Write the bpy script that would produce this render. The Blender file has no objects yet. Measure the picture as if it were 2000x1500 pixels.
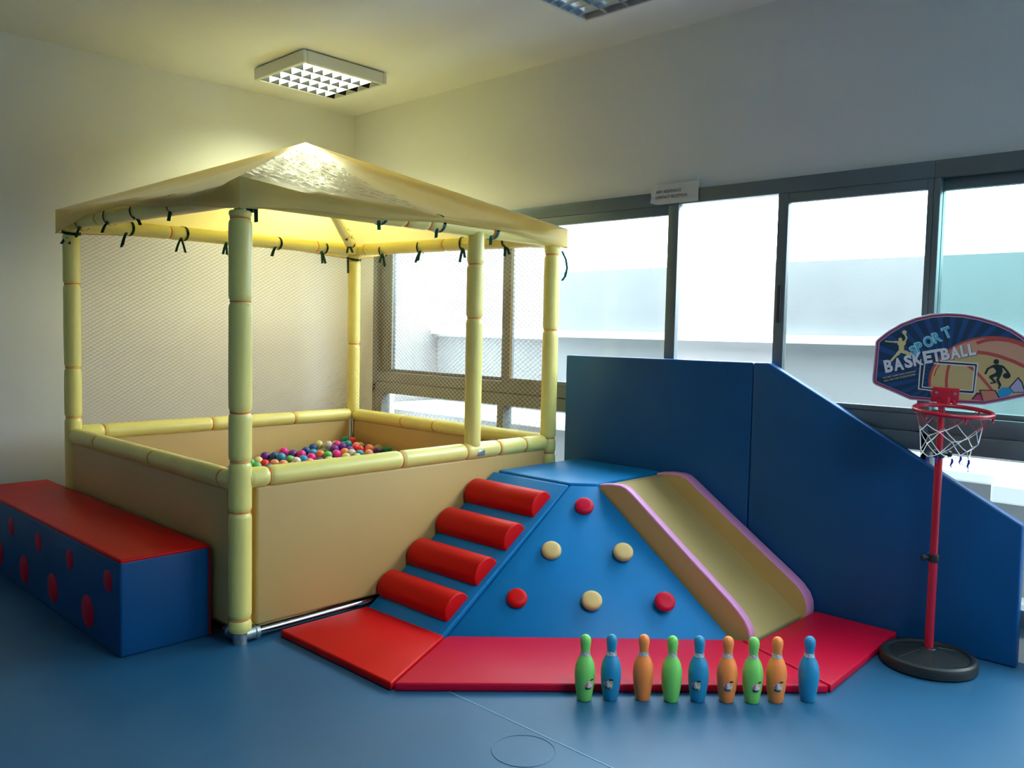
import bpy, bmesh, math, random
from mathutils import Vector, Matrix, Euler
from mathutils import noise as mnoise
random.seed(7)
sc = bpy.context.scene
COL = sc.collection
PI = math.pi

# ------------------------------------------------------------------ camera, sky, exposure
CAM = Vector((-1.778194, -3.304561, 1.380325))
R_ = Vector((0.691948, -0.721638, 0.021157)); U_ = Vector((0.030836, 0.058822, 0.997792)); F_ = Vector((0.721289, 0.689767, -0.062954))
cam = bpy.data.cameras.new('camera'); co = bpy.data.objects.new('camera', cam); COL.objects.link(co)
m = Matrix.Identity(4)
for i in range(3):
    m[i][0] = R_[i]; m[i][1] = U_[i]; m[i][2] = -F_[i]; m[i][3] = CAM[i]
co.matrix_world = m
cam.sensor_width = 36; cam.lens = 29.472; cam.clip_start = 0.05
sc.camera = co

EXPOSURE = 0.68
SKY = (0.88, 0.99, 1.05); SKY_STRENGTH = 12.0
LAMP_COLOR = (0.95, 1.0, 0.60); LAMP_WATTS = 45.0
FILL_LAMP_COLOR = (0.84, 0.97, 1.0); FILL_LAMP_WATTS = 52.0  # for the added fill lamps out of view

w = bpy.data.worlds.new('sky'); sc.world = w; w.use_nodes = True
bg = w.node_tree.nodes['Background']; bg.inputs[0].default_value = (*SKY, 1); bg.inputs[1].default_value = SKY_STRENGTH
sc.view_settings.view_transform = 'Standard'; sc.view_settings.look = 'None'
sc.view_settings.gamma = 1; sc.view_settings.use_curve_mapping = False; sc.view_settings.exposure = EXPOSURE
cy = sc.cycles
cy.use_denoising = True
cy.max_bounces = 10; cy.diffuse_bounces = 6; cy.glossy_bounces = 4; cy.transmission_bounces = 8; cy.transparent_max_bounces = 16
cy.sample_clamp_indirect = 8
cy.caustics_reflective = False; cy.caustics_refractive = False

def portal(y0, y1, z0, z1):
    l = bpy.data.lights.new('window_portal', 'AREA'); l.shape = 'RECTANGLE'; l.size = y1 - y0; l.size_y = z1 - z0
    l.cycles.is_portal = True
    o = bpy.data.objects.new('window_portal', l); COL.objects.link(o)
    o.location = (2.42, (y0 + y1) / 2, (z0 + z1) / 2)
    o.rotation_euler = Matrix(((0, 0, 1), (-1, 0, 0), (0, -1, 0))).to_euler()
portal(-5.85, 2.10, 0.17, 2.18)

# ------------------------------------------------------------------ helpers
def lin(v): return v / 12.92 if v <= 0.04045 else ((v + 0.055) / 1.055) ** 2.4
def hexc(h):
    h = h.lstrip('#'); return tuple(lin(int(h[i:i + 2], 16) / 255) for i in (0, 2, 4))

def mat(name, col, rough=0.5, metal=0.0, var=0.0, vscale=4.0, bump=0.0, bscale=60.0, spec=0.5, sheen=0.0, bdetail=2.0):
    M = bpy.data.materials.new(name); M.use_nodes = True
    nt = M.node_tree; b = nt.nodes['Principled BSDF']
    c = hexc(col) if isinstance(col, str) else col
    b.inputs['Base Color'].default_value = (*c, 1); b.inputs['Roughness'].default_value = rough; b.inputs['Metallic'].default_value = metal
    b.inputs['Specular IOR Level'].default_value = spec
    tc = nt.nodes.new('ShaderNodeTexCoord')
    if var:
        n = nt.nodes.new('ShaderNodeTexNoise'); n.inputs['Scale'].default_value = vscale; n.inputs['Detail'].default_value = 4
        nt.links.new(tc.outputs['Object'], n.inputs['Vector'])
        r = nt.nodes.new('ShaderNodeValToRGB')
        r.color_ramp.elements[0].position = 0.3; r.color_ramp.elements[1].position = 0.7
        r.color_ramp.elements[0].color = (*[x * (1 - var) for x in c], 1)
        r.color_ramp.elements[1].color = (*[min(1, x * (1 + var)) for x in c], 1)
        nt.links.new(n.outputs['Fac'], r.inputs[0]); nt.links.new(r.outputs[0], b.inputs['Base Color'])
    if bump:
        n = nt.nodes.new('ShaderNodeTexNoise'); n.inputs['Scale'].default_value = bscale; n.inputs['Detail'].default_value = bdetail
        nt.links.new(tc.outputs['Object'], n.inputs['Vector'])
        bp = nt.nodes.new('ShaderNodeBump'); bp.inputs['Strength'].default_value = bump; bp.inputs['Distance'].default_value = 0.01
        nt.links.new(n.outputs['Fac'], bp.inputs['Height']); nt.links.new(bp.outputs[0], b.inputs['Normal'])
    return M

def emit(name, col, strength):
    M = bpy.data.materials.new(name); M.use_nodes = True; nt = M.node_tree
    nt.nodes.remove(nt.nodes['Principled BSDF'])
    e = nt.nodes.new('ShaderNodeEmission'); e.inputs[0].default_value = (*col, 1); e.inputs[1].default_value = strength
    nt.links.new(e.outputs[0], nt.nodes['Material Output'].inputs[0]); return M

def glass_mat(name, tint, gloss=0.08):
    M = bpy.data.materials.new(name); M.use_nodes = True; nt = M.node_tree
    nt.nodes.remove(nt.nodes['Principled BSDF'])
    t = nt.nodes.new('ShaderNodeBsdfTransparent'); t.inputs[0].default_value = (*tint, 1)
    g = nt.nodes.new('ShaderNodeBsdfGlossy'); g.inputs['Roughness'].default_value = 0.02
    fr = nt.nodes.new('ShaderNodeFresnel'); ge = nt.nodes.new('ShaderNodeNewGeometry'); mr = nt.nodes.new('ShaderNodeMapRange')
    mr.inputs['To Min'].default_value = 1.3; mr.inputs['To Max'].default_value = 1 / 1.3      # leaving the pane: no false total reflection
    nt.links.new(ge.outputs['Backfacing'], mr.inputs['Value']); nt.links.new(mr.outputs[0], fr.inputs[0])
    mx = nt.nodes.new('ShaderNodeMixShader')
    nt.links.new(fr.outputs[0], mx.inputs[0]); nt.links.new(t.outputs[0], mx.inputs[1]); nt.links.new(g.outputs[0], mx.inputs[2])
    nt.links.new(mx.outputs[0], nt.nodes['Material Output'].inputs[0]); return M

def worldloc(o):
    v = Vector((0, 0, 0))
    while o: v += o.location; o = o.parent
    return v

def obj(name, bm, mt, parent=None, smooth=False, kind=None, label=None):
    """link a bmesh given in world coordinates as one mesh object"""
    if parent is not None:
        off = worldloc(parent)
        bmesh.ops.translate(bm, vec=-off, verts=bm.verts)
    me = bpy.data.meshes.new(name); bm.normal_update(); bm.to_mesh(me); bm.free()
    for x in (mt if isinstance(mt, (list, tuple)) else [mt]): me.materials.append(x)
    if smooth:
        for p in me.polygons: p.use_smooth = True
        if smooth != True:
            try: me.set_sharp_from_angle(angle=smooth)
            except Exception: pass
    o = bpy.data.objects.new(name, me); COL.objects.link(o)
    if parent is not None: o.parent = parent
    if kind: o['kind'] = kind
    if label: o['label'] = label
    return o

def tag(o, label, cat, group=None):
    o['label'] = label; o['category'] = cat
    if group: o['group'] = group
    return o

def thing(name, label, cat, loc, group=None):
    o = bpy.data.objects.new(name, None); COL.objects.link(o); o.location = loc; o.empty_display_size = 0.1
    return tag(o, label, cat, group)

def struct(name, bm, mt, parent=None, smooth=False):
    o = obj(name, bm, mt, parent, smooth)
    if parent is None: o['kind'] = 'structure'
    return o

SM = math.radians(40)
def B(): return bmesh.new()
def bx(bm, a, b):
    v = [bm.verts.new((x, y, z)) for z in (a[2], b[2]) for y in (a[1], b[1]) for x in (a[0], b[0])]
    fs = []
    for q in ((0, 2, 3, 1), (4, 5, 7, 6), (0, 1, 5, 4), (2, 6, 7, 3), (0, 4, 6, 2), (1, 3, 7, 5)):
        fs.append(bm.faces.new([v[i] for i in q]))
    return fs
def box(a, b):
    bm = B(); a2 = [min(p, q) for p, q in zip(a, b)]; b2 = [max(p, q) for p, q in zip(a, b)]; bx(bm, a2, b2); return bm
def bev(bm, r, seg=3):
    bmesh.ops.bevel(bm, geom=list(bm.edges), offset=r, segments=seg, profile=0.5, affect='EDGES', clamp_overlap=True); return bm
def rbox(a, b, r, seg=3): return bev(box(a, b), r, seg)
def prism(pts, d):
    """polygon (3D points, any plane) extruded by vector d"""
    bm = B(); d = Vector(d)
    v0 = [bm.verts.new(p) for p in pts]; v1 = [bm.verts.new(Vector(p) + d) for p in pts]
    n = len(pts); bm.faces.new(v0[::-1]); bm.faces.new(v1)
    for i in range(n): bm.faces.new((v0[i], v0[(i + 1) % n], v1[(i + 1) % n], v1[i]))
    bmesh.ops.recalc_face_normals(bm, faces=bm.faces); return bm
def frame_of(t):
    t = t.normalized(); a = Vector((0, 0, 1)) if abs(t.z) < 0.9 else Vector((1, 0, 0))
    x = t.cross(a).normalized(); return x, x.cross(t).normalized()
def tube(bm, pts, r, seg=8, cap=True, flat=1.0):
    pts = [Vector(p) for p in pts]; n = len(pts); rings = []
    rs = r if isinstance(r, (list, tuple)) else [r] * n
    px = None
    for i, p in enumerate(pts):
        t = (pts[min(i + 1, n - 1)] - pts[max(i - 1, 0)])
        x, y = frame_of(t)
        if px is not None:
            x = (px - t.normalized() * px.dot(t.normalized())).normalized(); y = x.cross(t.normalized())
        px = x
        rings.append([bm.verts.new(p + (x * math.cos(a) + y * math.sin(a) * flat) * rs[i]) for a in [2 * PI * k / seg for k in range(seg)]])
    for i in range(n - 1):
        for k in range(seg):
            bm.faces.new((rings[i][k], rings[i][(k + 1) % seg], rings[i + 1][(k + 1) % seg], rings[i + 1][k]))
    if cap:
        bm.faces.new(rings[0]); bm.faces.new(rings[-1][::-1])
    return bm
def lathe(prof, c=(0, 0, 0), seg=32, axis=None):
    """profile of (r, h) turned about an axis through c"""
    bm = B(); c = Vector(c); ax = Vector(axis or (0, 0, 1)).normalized(); x, y = frame_of(ax)
    rings = []
    for r, h in prof:
        if r < 1e-6: rings.append([bm.verts.new(c + ax * h)])
        else: rings.append([bm.verts.new(c + ax * h + (x * math.cos(2 * PI * k / seg) + y * math.sin(2 * PI * k / seg)) * r) for k in range(seg)])
    for a, b in zip(rings, rings[1:]):
        for k in range(seg):
            k2 = (k + 1) % seg
            if len(a) == 1 and len(b) == 1: continue
            if len(a) == 1: bm.faces.new((a[0], b[k], b[k2]))
            elif len(b) == 1: bm.faces.new((a[k], a[k2], b[0]))
            else: bm.faces.new((a[k], a[k2], b[k2], b[k]))
    for ring in (rings[0], rings[-1]):
        if len(ring) > 1: bm.faces.new(ring)
    bmesh.ops.recalc_face_normals(bm, faces=bm.faces); return bm
def interp(keys, s):
    if s <= keys[0][0]: return keys[0][1]
    for (a, va), (b, vb) in zip(keys, keys[1:]):
        if s <= b:
            t = (s - a) / (b - a); t = t * t * (3 - 2 * t) * 0.5 + t * 0.5; return va + (vb - va) * t
    return keys[-1][1]

def text_bm(s, wdt, hgt, bold=0.0):
    """letters as a flat mesh filling [0,wdt]x[0,hgt]"""
    c = bpy.data.curves.new('letters', 'FONT'); c.body = s; c.size = 1; c.offset = bold; c.resolution_u = 3
    o = bpy.data.objects.new('letters', c); COL.objects.link(o)
    dg = bpy.context.evaluated_depsgraph_get()
    me = bpy.data.meshes.new_from_object(o.evaluated_get(dg))
    bm = B(); bm.from_mesh(me)
    bpy.data.objects.remove(o); bpy.data.curves.remove(c); bpy.data.meshes.remove(me)
    xs = [v.co.x for v in bm.verts]; ys = [v.co.y for v in bm.verts]
    x0, x1, y0, y1 = min(xs), max(xs), min(ys), max(ys)
    for v in bm.verts: v.co = Vector(((v.co.x - x0) / (x1 - x0) * wdt, (v.co.y - y0) / (y1 - y0) * hgt, 0))
    return bm
def mapbm(bm, f):
    for v in bm.verts: v.co = f(v.co)
    return bm
def add_bm(dst, src):
    me = bpy.data.meshes.new('tmp'); src.to_mesh(me); src.free(); dst.from_mesh(me); bpy.data.meshes.remove(me)

# ------------------------------------------------------------------ materials
M_WALL = mat('wall_paint', (0.76, 0.76, 0.735), 0.75, bump=0.08, bscale=120, var=0.015, vscale=1.5)
M_CEIL = mat('ceiling_paint', (0.80, 0.80, 0.78), 0.8, bump=0.04, bscale=90)
M_FLOOR = mat('blue_vinyl_floor', '#265d83', 0.42, spec=0.38, var=0.10, vscale=2.2, bump=0.05, bscale=160)
M_SEAM = mat('floor_weld', '#6a9ab4', 0.5)
M_MARK = mat('floor_mark', '#356787', 0.5)
M_ALU = mat('grey_aluminium', (0.135, 0.172, 0.185), 0.42, metal=0.25, var=0.08, vscale=3)
M_ALU2 = mat('dark_aluminium', (0.035, 0.04, 0.043), 0.5, metal=0.2)
M_GASKET = mat('pale_gasket', (0.45, 0.48, 0.52), 0.5)
M_GL = [glass_mat('window_glass', (0.72, 0.755, 0.755)), glass_mat('window_glass_green', (0.53, 0.68, 0.675))]
M_YARD = mat('yard_render', (0.218, 0.226, 0.235), 0.9, var=0.07, vscale=1.6, bump=0.1, bscale=30)
M_YARDW = mat('yard_white', (0.80, 0.81, 0.81), 0.85, var=0.02)
M_YARDK = mat('yard_kerb', (0.25, 0.26, 0.275), 0.9, var=0.05)
M_GROUND = mat('yard_ground', (0.45, 0.455, 0.46), 0.9, var=0.08)
M_BEIGE = mat('beige_vinyl', '#c6a668', 0.48, bump=0.05, bscale=9, var=0.03, vscale=2)
M_SLIDE = mat('slide_beige_vinyl', '#b7a36a', 0.42, bump=0.04, bscale=9, var=0.03, vscale=2)
M_YPAD = mat('yellow_padding', '#ece184', 0.33, bump=0.20, bscale=16, var=0.04, vscale=5)
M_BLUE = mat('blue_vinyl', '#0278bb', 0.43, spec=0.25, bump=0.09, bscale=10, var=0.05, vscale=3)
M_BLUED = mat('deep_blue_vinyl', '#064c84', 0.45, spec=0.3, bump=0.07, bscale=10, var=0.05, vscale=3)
M_RED = mat('red_vinyl', '#cf080c', 0.45, spec=0.2, bump=0.08, bscale=10, var=0.04, vscale=3)
M_RED_COOL = mat('red_vinyl_cool_tint', '#c90a36', 0.43, spec=0.22, bump=0.08, bscale=10, var=0.04, vscale=3)  # red vinyl with the pinkish tint of bluish daylight put into its colour
M_PINK = mat('pink_vinyl', '#d892c6', 0.45, bump=0.05, bscale=12)
M_CREAM = mat('cream_vinyl', '#d6b877', 0.45, bump=0.06, bscale=14)
M_CHROME = mat('chrome_pipe', (0.62, 0.65, 0.66), 0.16, metal=1.0)
M_FITTING = mat('galvanised_fitting', (0.42, 0.45, 0.46), 0.36, metal=0.9, var=0.2, vscale=40)
M_TIE = mat('green_ribbon', '#0a4a34', 0.5)
M_TIET = mat('teal_ribbon', '#0f6f70', 0.45)
M_STRING = mat('orange_string', '#e98a45', 0.6)
M_NET = mat('cream_net_cord', '#e8bc8e', 0.6)
M_BLACK = mat('black_plastic', (0.012, 0.017, 0.018), 0.42, bump=0.1, bscale=60)
M_HOOPRED = mat('red_enamel', '#b3122f', 0.3)
M_WHITE = mat('white_plastic', (0.75, 0.75, 0.72), 0.4)
M_CORD = mat('white_cord', (0.8, 0.8, 0.8), 0.6)
M_BCORD = mat('blue_cord', '#1a2f9c', 0.6)
M_PAPER = mat('white_paper', (0.62, 0.63, 0.63), 0.7)
M_INK = mat('black_ink', (0.02, 0.02, 0.02), 0.6)

def canopy_material():
    M = bpy.data.materials.new('yellow_canopy_vinyl'); M.use_nodes = True; nt = M.node_tree
    nt.nodes.remove(nt.nodes['Principled BSDF'])
    d = nt.nodes.new('ShaderNodeBsdfDiffuse'); d.inputs[0].default_value = (*hexc('#d6d086'), 1)
    t = nt.nodes.new('ShaderNodeBsdfTranslucent'); t.inputs[0].default_value = (*hexc('#f8e098'), 1)
    g = nt.nodes.new('ShaderNodeBsdfGlossy'); g.inputs['Roughness'].default_value = 0.38; g.inputs[0].default_value = (1, 1, 1, 1)
    m1 = nt.nodes.new('ShaderNodeMixShader'); m1.inputs[0].default_value = 0.66
    m2 = nt.nodes.new('ShaderNodeMixShader'); fr = nt.nodes.new('ShaderNodeFresnel'); ge = nt.nodes.new('ShaderNodeNewGeometry'); mr = nt.nodes.new('ShaderNodeMapRange')
    mr.inputs['To Min'].default_value = 1.3; mr.inputs['To Max'].default_value = 1 / 1.3      # the sheet has two outer faces
    nt.links.new(ge.outputs['Backfacing'], mr.inputs['Value']); nt.links.new(mr.outputs[0], fr.inputs[0])
    n = nt.nodes.new('ShaderNodeTexNoise'); n.inputs['Scale'].default_value = 7; n.inputs['Detail'].default_value = 3
    bp = nt.nodes.new('ShaderNodeBump'); bp.inputs['Strength'].default_value = 0.25; bp.inputs['Distance'].default_value = 0.02
    tc = nt.nodes.new('ShaderNodeTexCoord'); nt.links.new(tc.outputs['Object'], n.inputs['Vector']); nt.links.new(n.outputs['Fac'], bp.inputs['Height'])
    for x in (d, t, g): nt.links.new(bp.outputs[0], x.inputs['Normal'])
    nt.links.new(d.outputs[0], m1.inputs[1]); nt.links.new(t.outputs[0], m1.inputs[2])
    nt.links.new(fr.outputs[0], m2.inputs[0]); nt.links.new(m1.outputs[0], m2.inputs[1]); nt.links.new(g.outputs[0], m2.inputs[2])
    nt.links.new(m2.outputs[0], nt.nodes['Material Output'].inputs[0]); return M
M_CANOPY = canopy_material()
def film_material():
    M = bpy.data.materials.new('clear_plastic_film'); M.use_nodes = True; nt = M.node_tree
    nt.nodes.remove(nt.nodes['Principled BSDF'])
    t = nt.nodes.new('ShaderNodeBsdfTransparent'); t.inputs[0].default_value = (0.96, 0.96, 0.96, 1)
    g = nt.nodes.new('ShaderNodeBsdfGlossy'); g.inputs['Roughness'].default_value = 0.12
    d = nt.nodes.new('ShaderNodeBsdfDiffuse'); d.inputs[0].default_value = (0.85, 0.87, 0.88, 1)
    m0 = nt.nodes.new('ShaderNodeMixShader'); m0.inputs[0].default_value = 0.35
    m1 = nt.nodes.new('ShaderNodeMixShader'); m1.inputs[0].default_value = 0.42
    nt.links.new(g.outputs[0], m0.inputs[1]); nt.links.new(d.outputs[0], m0.inputs[2]); m1.inputs[0].default_value = 0.26
    nt.links.new(t.outputs[0], m1.inputs[1]); nt.links.new(m0.outputs[0], m1.inputs[2])
    nt.links.new(m1.outputs[0], nt.nodes['Material Output'].inputs[0]); return M
M_FILM = film_material()

# ------------------------------------------------------------------ room shell
XW, YW, ZC = 2.30, 2.4255, 3.089
X0, Y0 = -4.6, -6.1
fl = struct('floor', box((X0, Y0, -0.08), (XW + 0.2, YW + 0.1, 0)), M_FLOOR)
struct('ceiling', box((X0, Y0, ZC), (XW + 0.2, YW + 0.15, ZC + 0.15)), M_CEIL)
struct('wall_back', box((X0, YW, 0), (XW + 0.2, YW + 0.15, ZC)), M_WALL)
struct('wall_left', box((X0 - 0.15, Y0 - 0.15, 0), (X0, YW + 0.15, ZC)), M_WALL)
struct('wall_front', box((X0, Y0 - 0.15, 0), (XW + 0.2, Y0, ZC)), M_WALL)
bm = box((XW, Y0, 2.185), (XW + 0.2, YW, ZC)); bx(bm, (XW, 2.112, 0), (XW + 0.2, YW, 2.185)); bx(bm, (XW, Y0, 0), (XW + 0.2, -5.9, 2.185))
struct('wall_right', bm, M_WALL)
struct('trim_1', box((XW + 0.01, -5.9, 0), (XW + 0.19, 2.112, 0.16)), M_WALL)
# weld line in the vinyl and a faint ring-shaped scuff
bm = box((0.3265, -5.0, 0.0), (0.3315, -0.9, 0.0012)); obj('weld_seam', bm, M_SEAM, fl)
bm = B(); tube(bm, [(0.206 + 0.105 * math.cos(a), -1.495 + 0.105 * math.sin(a), 0.0) for a in [2 * PI * k / 48 for k in range(49)]], 0.0022, 6, cap=False)
obj('ring_mark', bm, M_MARK, fl)

def window(n, y1, y0, zt_open=None):
    o = bpy.data.objects.new('window_%d' % n, None); COL.objects.link(o); o.location = (XW, (y0 + y1) / 2, 0.16); o['kind'] = 'structure'
    return o
FX0, FX1 = 2.272, 2.36
def bar(name, par, y0, y1, z0, z1, x0=FX0, x1=FX1, mt=None, r=0.004):
    return obj(name, rbox((x0, y0, z0), (x1, y1, z1), r, 2), mt or M_ALU, par, SM)
def pane(par, y0, y1, z0, z1, x=2.318, g=0, name='pane'):
    return obj(name, box((x, y0, z0), (x + 0.005, y1, z1)), M_GL[g], par)
def outer(par, y0, y1, jambs):
    bm = rbox((FX0, y0, 2.107), (FX1, y1, 2.185), 0.004, 2)
    add_bm(bm, rbox((FX0, y0, 0.16), (FX1, y1, 0.24), 0.004, 2))
    for a, b in jambs: add_bm(bm, rbox((FX0, a, 0.24), (FX1, b, 2.107), 0.004, 2))
    obj('frame', bm, M_ALU, par, SM)
    obj('transom', rbox((FX0, y0, 0.875), (FX1, y1, 0.958), 0.004, 2), M_ALU, par, SM)
    obj('transom', rbox((FX0 + 0.008, y0, 0.962), (FX1, y1, 1.04), 0.004, 2), M_ALU, par, SM)
def sash(par, y0, y1, sl, sr, zt=2.053, zb=1.04, x=2.286, g=0, dark=False, gs=None):
    """sliding leaf: stile widths sl (at y1 side) and sr (at y0 side)"""
    bm = B()
    for a, b, c, d in ((y0, y0 + sr, zb, 2.107), (y1 - sl, y1, zb, 2.107), (y0 + sr, y1 - sl, zt, 2.107), (y0 + sr, y1 - sl, zb, zb + 0.025)):
        add_bm(bm, rbox((x, a, c), (x + 0.036, b, d), 0.003, 2))
    s = obj('sash', bm, M_ALU, par, SM)
    pane(s, y0 + sr, y1 - sl, zb + 0.025, zt, x + 0.018, g)
    return s
# bay nearest the corner: two closed sliding leaves
w1 = window(1, 2.112, -0.69)
outer(w1, -0.69, 2.112, [(2.062, 2.112)])
s = sash(w1, 0.637, 2.062, 0.146, 0.042, x=2.312)
obj('gasket', box((2.306, 1.905, 1.06), (2.311, 1.916, 2.05)), M_GASKET, s)
s = sash(w1, -0.688, 0.678, 0.082, 0.068, x=2.276)
obj('gasket', box((2.2705, 0.572, 1.06), (2.2755, 0.596, 2.05)), M_GASKET, s)
obj('lower_mullion', rbox((FX0, 0.649, 0.24), (FX1, 0.708, 0.875), 0.004, 2), M_ALU, w1, SM)
obj('jamb_post', rbox((FX0, 1.993, 0.24), (FX1, 2.062, 0.875), 0.004, 2), M_ALU, w1, SM)
pane(w1, 0.708, 1.993, 0.24, 0.875, name='lower_pane'); pane(w1, -0.66, 0.649, 0.24, 0.875, name='lower_pane')
# second bay: one leaf slid back so its left part stands open
w2 = window(2, -0.69, -2.025)
outer(w2, -2.025, -0.69, [])
obj('lower_mullion', rbox((FX0, -0.72, 0.24), (FX1, -0.66, 0.875), 0.004, 2), M_ALU, w2, SM)
s = sash(w2, -2.023, -1.279, 0.057, 0.026, zt=2.058, x=2.276)
obj('handle', rbox((2.266, -1.317, 1.452), (2.277, -1.296, 1.646), 0.004, 2), M_ALU2, s, SM)
pane(w2, -2.024, -0.72, 0.24, 0.875, name='lower_pane')
# third and fourth bays run on towards the camera
w3 = window(3, -2.025, -3.9)
outer(w3, -3.9, -2.025, [(-2.053, -2.025)])
sash(w3, -3.05, -2.053, 0.002, 0.05, x=2.312, g=1)
sash(w3, -3.9, -3.0, 0.05, 0.05, x=2.276)
obj('lower_mullion', rbox((FX0, -2.066, 0.24), (FX1, -2.024, 0.875), 0.004, 2), M_ALU, w3, SM)
pane(w3, -3.9, -2.066, 0.24, 0.875, name='lower_pane')
w4 = window(4, -3.9, -5.9)
outer(w4, -5.9, -3.9, [(-3.95, -3.9), (-5.9, -5.85)])
sash(w4, -4.9, -3.95, 0.05, 0.05, x=2.312); sash(w4, -5.85, -4.85, 0.05, 0.05, x=2.276)
pane(w4, -5.85, -3.95, 0.24, 0.875, name='lower_pane')

# ------------------------------------------------------------------ yard outside the windows
struct('ground', box((2.5, -9, -0.12), (14, 9, -0.04)), M_GROUND)
bm = box((4.1, -9, -0.04), (4.3, 1.78, 1.93)); struct('wall_yard', bm, M_YARD)
bm = box((4.08, 1.78, -0.04), (4.3, 3.4, 1.31)); struct('wall_yard_low', bm, M_YARD)
struct('trim_2', rbox((3.98, -9, 1.335), (4.1, 3.4, 1.395), 0.006, 2), M_YARDW)
struct('wall_yard_side', box((2.9, 3.41, -0.04), (6.0, 3.6, 3.3)), mat('yard_side_render', (0.24, 0.245, 0.25), 0.9, var=0.05))
struct('trim_3', rbox((3.45, -9, 0.575), (4.08, 3.4, 0.64), 0.01, 2), M_YARDW)
struct('wall_yard_kerb', box((3.52, -9, -0.04), (4.08, 3.4, 0.575)), M_YARDK)
struct('trim_4', rbox((3.34, -2.9, 0.50), (3.45, -2.06, 0.60), 0.01, 2), M_YARDW)

# ------------------------------------------------------------------ ceiling lamps, with two added fill lamps
M_TUBE = emit('lit_tube', LAMP_COLOR, 12.0)
M_TUBE_OFF = mat('unlit_tube', (0.6, 0.63, 0.62), 0.3)
M_TUBE_FILL = emit('fill_lamp_tube', FILL_LAMP_COLOR, 12.0)
M_LOUVRE = mat('mirror_louvre', (0.80, 0.83, 0.86), 0.22, metal=1.0)
M_BLADE = mat('bright_reflection_blade', (0.42, 0.45, 0.50), 0.35)  # pale colour stands in for bright reflections on the lit lamp's mirror blades
M_RAIL = mat('dark_reflection_rail', (0.012, 0.013, 0.015), 0.5, spec=0.1)  # near-black colour stands in for dark reflections in the lit lamp's mirror rails
M_HOUSING = mat('lamp_housing', (0.72, 0.72, 0.68), 0.45)
def ceiling_lamp(x0, x1, y0, y1, label, tube_mat, watts=0, color=(1, 1, 1), zb=3.004):
    t = thing('ceiling_lamp', label, 'lamp', ((x0 + x1) / 2, (y0 + y1) / 2, zb))
    zt = ZC - 0.006; wl = 0.028
    bm = B()
    for a, b in (((x0, y0, zb), (x0 + wl, y1, zt)), ((x1 - wl, y0, zb), (x1, y1, zt)), ((x0 + wl, y0, zb), (x1 - wl, y0 + wl, zt)), ((x0 + wl, y1 - wl, zb), (x1 - wl, y1, zt))):
        add_bm(bm, rbox(a, b, 0.008, 3))
    bx(bm, (x0 + wl, y0 + wl, zt - 0.008), (x1 - wl, y1 - wl, zt))
    obj('housing', bm, M_HOUSING, t, SM)
    obj('gap_shadow', box((x0 + 0.02, y0 + 0.02, zt), (x1 - 0.02, y1 - 0.02, ZC)), M_ALU2, t)  # dark slab drawing the shadow line between housing and ceiling
    ix0, ix1, iy0, iy1 = x0 + wl, x1 - wl, y0 + wl, y1 - wl
    nr = 4; dy = (iy1 - iy0) / nr; nc = 8; dx = (ix1 - ix0) / nc
    for k in range(nr + 1):                      # V-shaped rails between the four tubes, mirrored only in the unlit lamp
        yc = iy0 + dy * k; hw = 0.020
        if k == 0: pr = [(yc, zb + .004), (yc + hw, zb + .055), (yc, zb + .055)]
        elif k == nr: pr = [(yc, zb + .004), (yc, zb + .055), (yc - hw, zb + .055)]
        else: pr = [(yc - 0.003, zb + .004), (yc + 0.003, zb + .004), (yc + hw, zb + .055), (yc - hw, zb + .055)]
        obj('reflector_rail', prism([(ix0, y, z) for y, z in pr], (ix1 - ix0, 0, 0)), M_RAIL if watts else M_LOUVRE, t)
    for k in range(1, nc):
        xc = ix0 + dx * k
        obj('cross_blade', prism([(xc - .0015, iy0, zb + .004), (xc + .0015, iy0, zb + .004), (xc + .012, iy0, zb + .042), (xc - .012, iy0, zb + .042)], (0, iy1 - iy0, 0)), M_BLADE if watts else M_LOUVRE, t)
    obj('mirror_plate', box((ix0, iy0, zt - .014), (ix1, iy1, zt - .009)), M_LOUVRE, t)
    for k in range(nr):
        yc = iy0 + dy * (k + .5)
        bm = B(); tube(bm, [(ix0 + .01, yc, zb + .058), (ix1 - dx * 0.95, yc, zb + .058)], 0.013, 12)
        obj('tube', bm, tube_mat, t, SM)
        bm = B(); tube(bm, [(ix1 - dx * 0.95, yc, zb + .058), (ix1 - .004, yc, zb + .058)], 0.0135, 12)
        obj('dark_tube_end', bm, M_ALU2, t, SM)  # dark end piece made up to give the last louvre column its dark reflection
    if watts:
        l = bpy.data.lights.new('lamp_light', 'AREA'); l.shape = 'RECTANGLE'; l.size = (ix1 - ix0) - dx; l.size_y = iy1 - iy0 - .02; l.energy = watts; l.color = color
        o = bpy.data.objects.new('lamp_light', l); COL.objects.link(o); o.location = worldloc(t) * 0 + Vector(((ix0 + ix1 - dx) / 2, (iy0 + iy1) / 2, zb + .0435))
    return t
ceiling_lamp(1.11, 1.75, 1.285, 1.885, 'white square ceiling lamp switched on above the yellow canopy', M_TUBE, LAMP_WATTS, LAMP_COLOR)
for k, (x, y) in enumerate(((0.1, -3.4), (0.1, -5.3))):  # two unseen lamps added to brighten the front of the room
    ceiling_lamp(x, x + .64, y, y + .6, ('added fill lamp behind the camera near the windows', 'added fill lamp farthest behind the camera')[k], M_TUBE_FILL, FILL_LAMP_WATTS, FILL_LAMP_COLOR)
ceiling_lamp(1.09, 1.73, -1.03, -0.43, 'unlit ceiling lamp with mirror louvres cut off by the top of the picture', M_TUBE_OFF)

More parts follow.
